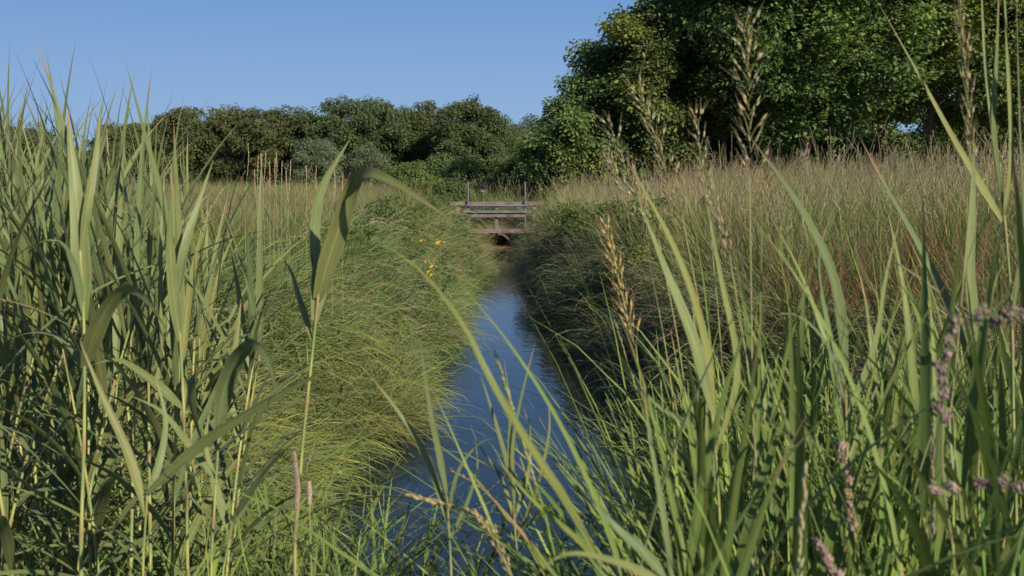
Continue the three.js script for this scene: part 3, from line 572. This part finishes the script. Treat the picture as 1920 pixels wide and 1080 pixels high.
singleReed('reed', 'short reed with a cupped leaf bent over like a hook', 'reed', 1.5, [[396, 1079], [402, 950], [408, 850], [411, 800]], [
  [[[410, 795], [420, 730, -.01], [442, 672, -.04], [478, 645, -.08], [502, 672, -.1], [522, 745, -.13]], .031, .05, .7], [[[410, 810], [432, 700, .03], [445, 620, .05], [452, 560, .07]], .016, .5, .2], [[[404, 900], [350, 830, .04], [300, 770, .08], [240, 740, .1]], .017, .7, .7]], { r: .0036 });
singleReed('reed', 'low reed with a long straight leaf slanting up across the bank', 'reed', 1.45, [[268, 1079], [272, 990], [276, 930]], [
  [[[276, 925], [370, 838, -.02], [480, 765, -.05], [660, 668, -.1]], .019, .2, .5], [[[272, 960], [240, 850, .02], [200, 760, .03], [150, 640, .05]], .016, .4, .1], [[[275, 935], [300, 860, .04], [310, 790, .06], [290, 700, .08]], .013, .3, .3]], { r: .0032 });
singleReed('reed', 'low reed with dark leaves crossing near the purple foxtail', 'reed', 1.6, [[418, 1079], [428, 1020], [434, 980]], [
  [[[434, 975], [470, 915, -.03], [505, 870, -.06], [560, 820, -.1]], .028, .9, 1.2], [[[432, 990], [480, 900, .05], [520, 850, .1], [545, 870, .14]], .024, .8, 1.4], [[[430, 1000], [400, 900, .04], [385, 830, .07], [395, 760, .1]], .016, .3, .4]], { r: .0033 });
// the tall reeds at the other edge
singleReed('reed', 'tall reed with upright leaves rising out of the top of the picture', 'reed', 1.5, [[1905, 1079], [1900, 800], [1895, 560], [1882, 400]], [
  [[[1880, 400], [1862, 270], [1846, 120, .02], [1838, -60, .05]], .018, .5, .3], [[[1882, 400], [1893, 300], [1888, 140], [1880, -80, .03]], .020, .35, .5], [[[1878, 380], [1862, 250], [1868, 100, .04], [1874, -60, .06]], .014, .1, .3], [[[1895, 560], [1915, 440], [1910, 250], [1905, -20]], .022, .6, .6], [[[1888, 440], [1866, 400, .05], [1790, 270, .1], [1715, 130, .14], [1638, -10, .18]], .027, .2, .7], [[[1897, 590], [1920, 430, -.06], [1960, 300, -.1], [2010, 240, -.12]], .024, .3, .6]], { r: .0046 });
singleReed('reed', 'reed with wide leaves crossing below the tall upright reed', 'reed', 1.35, [[1835, 1079], [1832, 820], [1830, 640]], [
  [[[1830, 640], [1815, 520], [1822, 380, .01], [1826, 240, .02]], .027, .15, .4], [[[1832, 720], [1780, 580, .02], [1715, 450, .04], [1660, 350, .06], [1612, 258, .08]], .026, .3, .5], [[[1832, 700], [1800, 590, .04], [1720, 520, .08], [1640, 470, .1]], .020, .6, .8], [[[1834, 760], [1850, 600, -.02], [1868, 520, -.03], [1900, 460, -.05]], .016, .4, .4]], { r: .004 });
singleReed('reed', 'reed with blades fanned out before the oat grass', 'reed', 1.3, [[1590, 1079], [1588, 880], [1585, 720]], [
  [[[1586, 700], [1560, 520, .01], [1500, 390, .02], [1410, 262, .04]], .024, .2, .4], [[[1586, 760], [1545, 640, -.02], [1490, 590, -.04], [1452, 590, -.05]], .012, .5, .6], [[[1588, 780], [1640, 640, .02], [1660, 520, .03], [1690, 400, .05]], .014, .3, .3], [[[1587, 740], [1550, 600, .04], [1535, 480, .06], [1560, 400, .08]], .013, .6, .6]], { r: .0034 });
singleReed('reed', 'reed with twin pale blades leaning towards the weir', 'reed', 1.2, [[1352, 1079], [1345, 900], [1335, 780]], [
  [[[1334, 770], [1300, 640], [1245, 500, .02], [1196, 372, .03]], .019, .1, .3], [[[1338, 800], [1320, 640, .04], [1270, 480, .06], [1170, 290, .09]], .017, .4, .3], [[[1340, 850], [1380, 700, .02], [1350, 520, .04], [1320, 350, .05]], .017, .5, .3], [[[1345, 900], [1290, 800, -.02], [1230, 760, -.03], [1180, 690, -.05]], .012, .3, .7]], { r: .0032 });
singleReed('grass_plant', 'single grass plant whose yellow-green blade arches over the water', 'grass', .95, [[1240, 1200], [1190, 1130], [1130, 1060]], [
  [[[1130, 1065], [1060, 940], [985, 825], [920, 715], [862, 600, .02], [780, 500, .04], [700, 446, .06]], .0105, .25, .35, [.19, .24, .06]], [[[1140, 1080], [1080, 1010, .05], [1000, 940, .08], [930, 860, .1]], .008, .3, .3, [.2, .26, .06]]], { r: .0022, fold: .2 });
singleReed('grass_plant', 'upright grass plant standing in the middle before the water', 'grass', 1.35, [[972, 1079], [966, 1000], [962, 940]], [
  [[[962, 935], [955, 860], [956, 770], [945, 672]], .010, .3, .4], [[[964, 950], [960, 840], [978, 740], [1004, 640, .02]], .009, .5, .5], [[[962, 920], [945, 850, .03], [925, 780, .05], [900, 700, .07]], .009, .4, .2], [[[968, 990], [940, 900, .03], [895, 830, .06], [880, 790, .08]], .008, .3, .8], [[[970, 1010], [1010, 900], [1030, 800, .02], [1025, 720, .04]], .008, .4, .4], [[[966, 970], [990, 880, .04], [992, 800, .06], [980, 760, .07]], .009, .2, .3], [[[970, 1000], [1030, 950, -.02], [1080, 960, -.03], [1130, 1010, -.05]], .010, .5, .9]], { r: .003 });
singleReed('grass_plant', 'grass plant with an upright blade beside the water, near the straw panicle', 'grass', 1.3, [[846, 1079], [842, 1000], [838, 930]], [
  [[[838, 930], [822, 850], [806, 770], [788, 640]], .011, .3, .3], [[[842, 990], [800, 860, .02], [745, 770, .04], [690, 700, .06]], .012, .5, .4], [[[840, 960], [860, 880], [900, 830, .03], [930, 820, .05]], .008, .4, .8], [[[844, 1010], [880, 930, .02], [895, 870, .03], [890, 820, .05]], .007, .3, .4]], { r: .0026 });
singleReed('grass_plant', 'grass plant with broad blade slanting down at the bottom edge', 'grass', .9, [[1290, 1200], [1270, 1140], [1255, 1090]], [
  [[[1255, 1090], [1200, 1030], [1150, 985], [1100, 920, .02]], .012, .2, .3], [[[1262, 1100], [1240, 960], [1215, 800, .02], [1205, 700, .04]], .010, .4, .4], [[[1266, 1110], [1170, 1060, -.03], [1060, 1040, -.05], [1000, 1080, -.07]], .011, .4, .9]], { r: .0026, fold: .18 });

// ------------------------------------------------------------------ single flowering grasses
function floweringGrass(name, label, d, stem, head, o = {}) {
  const low = at(stem[0][0], stem[0][1], d), root = V(low.x, height(low.x, low.z) - .02, low.z), g = base(name, root); tag(g, label, 'grass', o.group);
  const all = [V(0, 0, 0), ...curveAt(stem, d, root)], p = new THREE.CatmullRomCurve3(all).getSpacedPoints(36), col = o.stemCol ?? [.22, .22, .09];
  mesh('stem', new MB().tube(p, p.map((_, k) => (o.r ?? .0022) * (1 - .6 * k / 36)), 5, col).geometry(), M.stem, g);
  const b = new MB(), hp = new THREE.CatmullRomCurve3(curveAt(head, d, root)), L = hp.getLength(), cols = o.cols ?? [[.30, .26, .13], [.36, .31, .18], [.26, .19, .12], [.22, .22, .10]];
  if (o.kind === 'lumps') {
    for (let k = 0; k < o.lumps; k++) {
      const t = k / o.lumps, c = hp.getPoint(t), out = V(gauss(), gauss() * .4 + .3, gauss()).normalize(), len = L * o.lumpLen * (1 - .6 * t) * rr(.7, 1.2), mm = k % 2 ? .35 : 1;
      const tn = hp.getTangent(t); for (let q = 0; q < 40; q++) { const s = c.clone().addScaledVector(out, len * rr(.05, 1) * mm).addScaledVector(tn, gauss() * L / o.lumps * .28).add(V(gauss(), gauss(), gauss()).multiplyScalar(.0055)); b.husk(s, s.clone().addScaledVector(V(gauss(), gauss(), gauss()).multiplyScalar(.6).add(tn).add(out).normalize(), .009), .0011, tint(pick(cols), .25)); }
      b.tube([c, c.clone().addScaledVector(out, len * mm)], [.0007, .0004], 4, col);
    }
  } else if (o.kind === 'spike') {
    for (let k = 0; k < 240; k++) { const t = k / 240, c = hp.getPoint(t), a = k * 2.4, dir = V(Math.cos(a), .9, Math.sin(a)).normalize(); b.husk(c, c.clone().addScaledVector(dir, .006 * (1 - .35 * Math.abs(t - .45) * 2)), .0013, tint(pick(cols), .25)); }
  } else {
    const n = o.n ?? 34, spread = o.spread ?? .5;
    for (let k = 0; k < n; k++) {
      const t = (k / n) ** .9, c = hp.getPoint(t), tan = hp.getTangent(t), a = k * 2.4 + rr(-.4, .4), len = L * .24 * (1 - .55 * t) * rr(.25, 1) * (o.branch ?? 1);
      const dir = tan.clone().multiplyScalar(1).add(V(Math.cos(a), .1 * gauss(), Math.sin(a)).multiplyScalar(spread)).normalize(), e = c.clone().addScaledVector(dir, len);
      b.tube([c, c.clone().lerp(e, .5).addScaledVector(tan, len * .06), e], [.0006, .0005, .0004], 3, col);
      for (let q = 0; q < 3; q++) { const s = c.clone().lerp(e, rr(.55, 1)), dd = dir.clone().add(V(gauss() * .35, gauss() * .3 - .05, gauss() * .35)).normalize(), hl = (o.husk ?? .011) * rr(.9, 1.4); b.husk(s, s.clone().addScaledVector(dd, hl), hl * .115, tint(pick(cols), .2)); if (o.awn && rnd() < .6) b.tube([s.clone().addScaledVector(dd, hl * .8), s.clone().addScaledVector(dd, hl * 2.1).add(V(gauss(), gauss(), gauss()).multiplyScalar(.002))], [.00035, .00015], 3, pick(cols)); }
    }
  }
  mesh('seed_head', b.geometry(), M.husk, g);
  for (const [pts, w, t0 = 0, t1 = 0] of o.leaves ?? []) mesh('leaf', reedLeafGeometry(curveAt(pts, d, root), w, tint(pick(C.fore), .1), t0, t1, FACE, .12), M.reed, g);
  return g;
}
reseed(111);
const OATS = 'oat grasses before the tall trees', oat = { awn: true, group: OATS };
floweringGrass('oat_grass', 'tallest oat grass, its spread seed head reaching high before the trees', 1.35, [[1412, 1079], [1410, 700], [1405, 330]], [[1406, 340], [1405, 200], [1397, 42]], { ...oat, n: 32, spread: .62, husk: .012 });
floweringGrass('oat_grass', 'oat grass leaning towards the weir, second tallest of its kind', 1.55, [[1345, 1079], [1320, 640], [1278, 400]], [[1278, 410], [1240, 285], [1196, 168]], { ...oat, n: 27, spread: .5, husk: .012 });
floweringGrass('oat_grass', 'oat grass with a narrow head arching just below the leaning one', 1.6, [[1310, 1079], [1280, 700], [1235, 450]], [[1235, 455], [1190, 350], [1142, 235]], { ...oat, n: 26, spread: .45, husk: .012 });
floweringGrass('oat_grass', 'oat grass with a slim drooping tip nearest the weir', 1.7, [[1290, 1079], [1255, 700], [1205, 430]], [[1205, 440], [1165, 350], [1136, 285]], { ...oat, n: 20, spread: .4, husk: .012 });
floweringGrass('oat_grass', 'oat grass standing upright between the leaning and the tallest one', 1.6, [[1372, 1079], [1355, 700], [1330, 410]], [[1330, 420], [1318, 320], [1304, 212]], { ...oat, n: 24, spread: .45, husk: .011 });
floweringGrass('oat_grass', 'golden oat grass with a tight head before the dark bank', 1.5, [[1262, 1079], [1215, 820], [1192, 650]], [[1192, 655], [1168, 560], [1136, 425]], { ...oat, n: 34, spread: .36, husk: .012, cols: [[.44, .33, .12], [.38, .28, .10], [.34, .22, .12]] });
floweringGrass('oat_grass', 'pale thin oat grass close to the tall upright reed', 1.3, [[1745, 1079], [1790, 700], [1822, 330]], [[1822, 330], [1812, 140], [1793, -20]], { ...oat, n: 30, spread: .2, husk: .010 });
floweringGrass('oat_grass', 'blurred brownish oat grass hanging behind the fanned blades', 1.25, [[1420, 1079], [1410, 760], [1368, 480]], [[1368, 485], [1350, 420], [1318, 365]], { ...oat, n: 16, spread: .3, husk: .010, cols: [[.28, .21, .15], [.31, .24, .17]] });
floweringGrass('cocksfoot_grass', 'close purple-brown cocksfoot head bending sideways at the picture edge', .85, [[2010, 1079], [2040, 840], [2000, 680]], [[2000, 660], [1900, 618], [1760, 612]], { kind: 'lumps', lumps: 8, lumpLen: .24, cols: [[.22, .16, .15], [.21, .20, .11], [.27, .22, .16]] });
floweringGrass('cocksfoot_grass', 'cocksfoot with a thin drooping purple head below the close one', 1.0, [[1790, 1079], [1768, 900], [1768, 760]], [[1768, 800], [1770, 700], [1788, 596]], { kind: 'lumps', lumps: 8, lumpLen: .10, cols: [[.24, .16, .16], [.27, .20, .17]] });
floweringGrass('cocksfoot_grass', 'cocksfoot with pinkish brown tufts low beside the picture edge', .95, [[1960, 1079], [1965, 1000], [1930, 930]], [[1935, 930], [1840, 915], [1740, 930]], { kind: 'lumps', lumps: 7, lumpLen: .22, cols: [[.28, .21, .17], [.31, .24, .19], [.23, .17, .14]] });
floweringGrass('cocksfoot_grass', 'cocksfoot with a slim pinkish head amid the dense blades', 1.15, [[1612, 1079], [1606, 1020], [1600, 990]], [[1600, 1000], [1590, 910], [1572, 825]], { kind: 'lumps', lumps: 8, lumpLen: .08, cols: [[.34, .22, .19], [.38, .27, .2]] });
floweringGrass('cocksfoot_grass', 'cocksfoot head tilted at the bottom edge amid the dense blades', 1.05, [[1575, 1150], [1570, 1110], [1565, 1085]], [[1565, 1085], [1545, 1050], [1525, 1008]], { kind: 'lumps', lumps: 7, lumpLen: .1, cols: [[.30, .20, .20], [.36, .26, .22]] });
floweringGrass('foxtail_grass', 'purple foxtail with a slim spike standing among the low reeds', 1.35, [[552, 1079], [551, 1030], [556, 950]], [[556, 955], [557, 905], [551, 848]], { kind: 'spike', cols: [[.26, .18, .16], [.30, .24, .19]], stemCol: [.20, .12, .10] });
floweringGrass('foxtail_grass', 'shorter pale foxtail beside the purple foxtail', 1.4, [[584, 1079], [582, 1010], [580, 945]], [[580, 948], [580, 925], [579, 905]], { kind: 'spike', cols: [[.31, .25, .21], [.29, .24, .18]] });
floweringGrass('meadow_grass_stalk', 'straw-coloured panicle bowing over the bottom of the water', 1.05, [[980, 1150], [965, 1090], [950, 1060]], [[960, 1085], [900, 975], [775, 930]], { n: 60, spread: .3, branch: .7, husk: .007, cols: [[.44, .33, .16], [.38, .28, .14]] });
floweringGrass('meadow_grass_stalk', 'dark thin panicle bowing above the straw-coloured one', 1.5, [[985, 1150], [980, 1070], [955, 990]], [[950, 985], [915, 925], [850, 884]], { n: 40, spread: .25, branch: .6, husk: .007, cols: [[.24, .16, .10], [.30, .2, .12]] });
floweringGrass('meadow_grass_stalk', 'pale pinkish panicle curling at the shaded water edge', 1.9, [[1275, 1150], [1270, 1060], [1250, 1010]], [[1252, 1015], [1230, 995], [1205, 985]], { n: 40, spread: .5, branch: .9, husk: .007, cols: [[.44, .33, .30], [.36, .27, .22]] });
// dry stalks that rise above the meadow before the far oaks
{
  const list = [[466, 272], [483, 296], [490, 290], [497, 288], [506, 305], [515, 300], [519, 288], [528, 303], [537, 318], [544, 305], [575, 312], [592, 314], [628, 322], [642, 328], [478, 320]];
  list.forEach(([px, py], i) => floweringGrass('dry_grass_stalk', i ? 'straw-coloured grass stalk in the row rising before the far oaks' : 'tallest thin green stalk rising before the far oaks', 7.5 + (i % 4) * .5, [[px + (i % 3 - 1) * 6, py + 160], [px + (i % 3 - 1) * 3, py + 60]], [[px + (i % 3 - 1) * 3, py + 62], [px, py + 25], [px + (i % 2 ? 1 : -1), py]], { n: 40, spread: .08, branch: .25, husk: .014, r: .003, group: i ? 'dry stalks before the far oaks' : undefined, cols: i ? [[.42, .33, .20], [.34, .25, .16]] : [[.25, .26, .12]] }));
}
// ------------------------------------------------------------------ yellow irises on the bank
function iris(label, px, py, d, flowers, seedN) {
  reseed(seedN); const f0 = at(px, py, d), gx = f0.x, gz = f0.z, root = V(gx, Math.max(.02, height(gx, gz)) - .02, gz), g = base('yellow_iris', root); tag(g, label, 'iris', 'yellow irises on the bank');
  const H = f0.y - root.y;
  for (let k = 0; k < 9; k++) { const a = rr(0, 6.28), pts = arc(V(gauss() * .06, 0, gauss() * .06), a, rr(1.2, 1.5), H * rr(.8, 1.15), rr(.1, .7), 6, .2); mesh('leaf', reedLeafGeometry(pts, rr(.018, .028), tint([.10, .16, .05], .12), gauss() * .5, gauss() * .5), M.reed, g); }
  for (const [qx, qy, s] of flowers) {
    const p = at(qx, qy, d - .1).sub(root);
    mesh('stem', new MB().tube([V(0, 0, 0), V(p.x * .4, p.y * .6, p.z * .4), p], [.005, .004, .003], 5, [.10, .15, .05]).geometry(), M.stem, g);
    const fl = new MB();
    for (let q = 0; q < 6; q++) { const a = q * Math.PI / 3, pts = arc(p, a, q % 2 ? .9 : .5, (q % 2 ? .05 : .075) * s, q % 2 ? .5 : 2.2, 5); fl.ribbon(pts, [.01, .03, .042, .04, .026, .006].map((w) => w * s * (q % 2 ? .5 : 1)), sidesFor(pts), tint([.72, .48, .015], .1)); }
    mesh('flower', fl.geometry(), M.grass, g);
  }
}
iris('yellow iris with the largest open flower on the bank', 825, 453, 13, [[825, 453, 1.5], [792, 450, .9]], 801);
iris('yellow iris with a cluster of low flowers on the bank', 812, 500, 11.5, [[812, 498, 1.1], [806, 508, .9], [800, 490, .7], [811, 514, .8]], 802);

renderer.render(scene, camera);
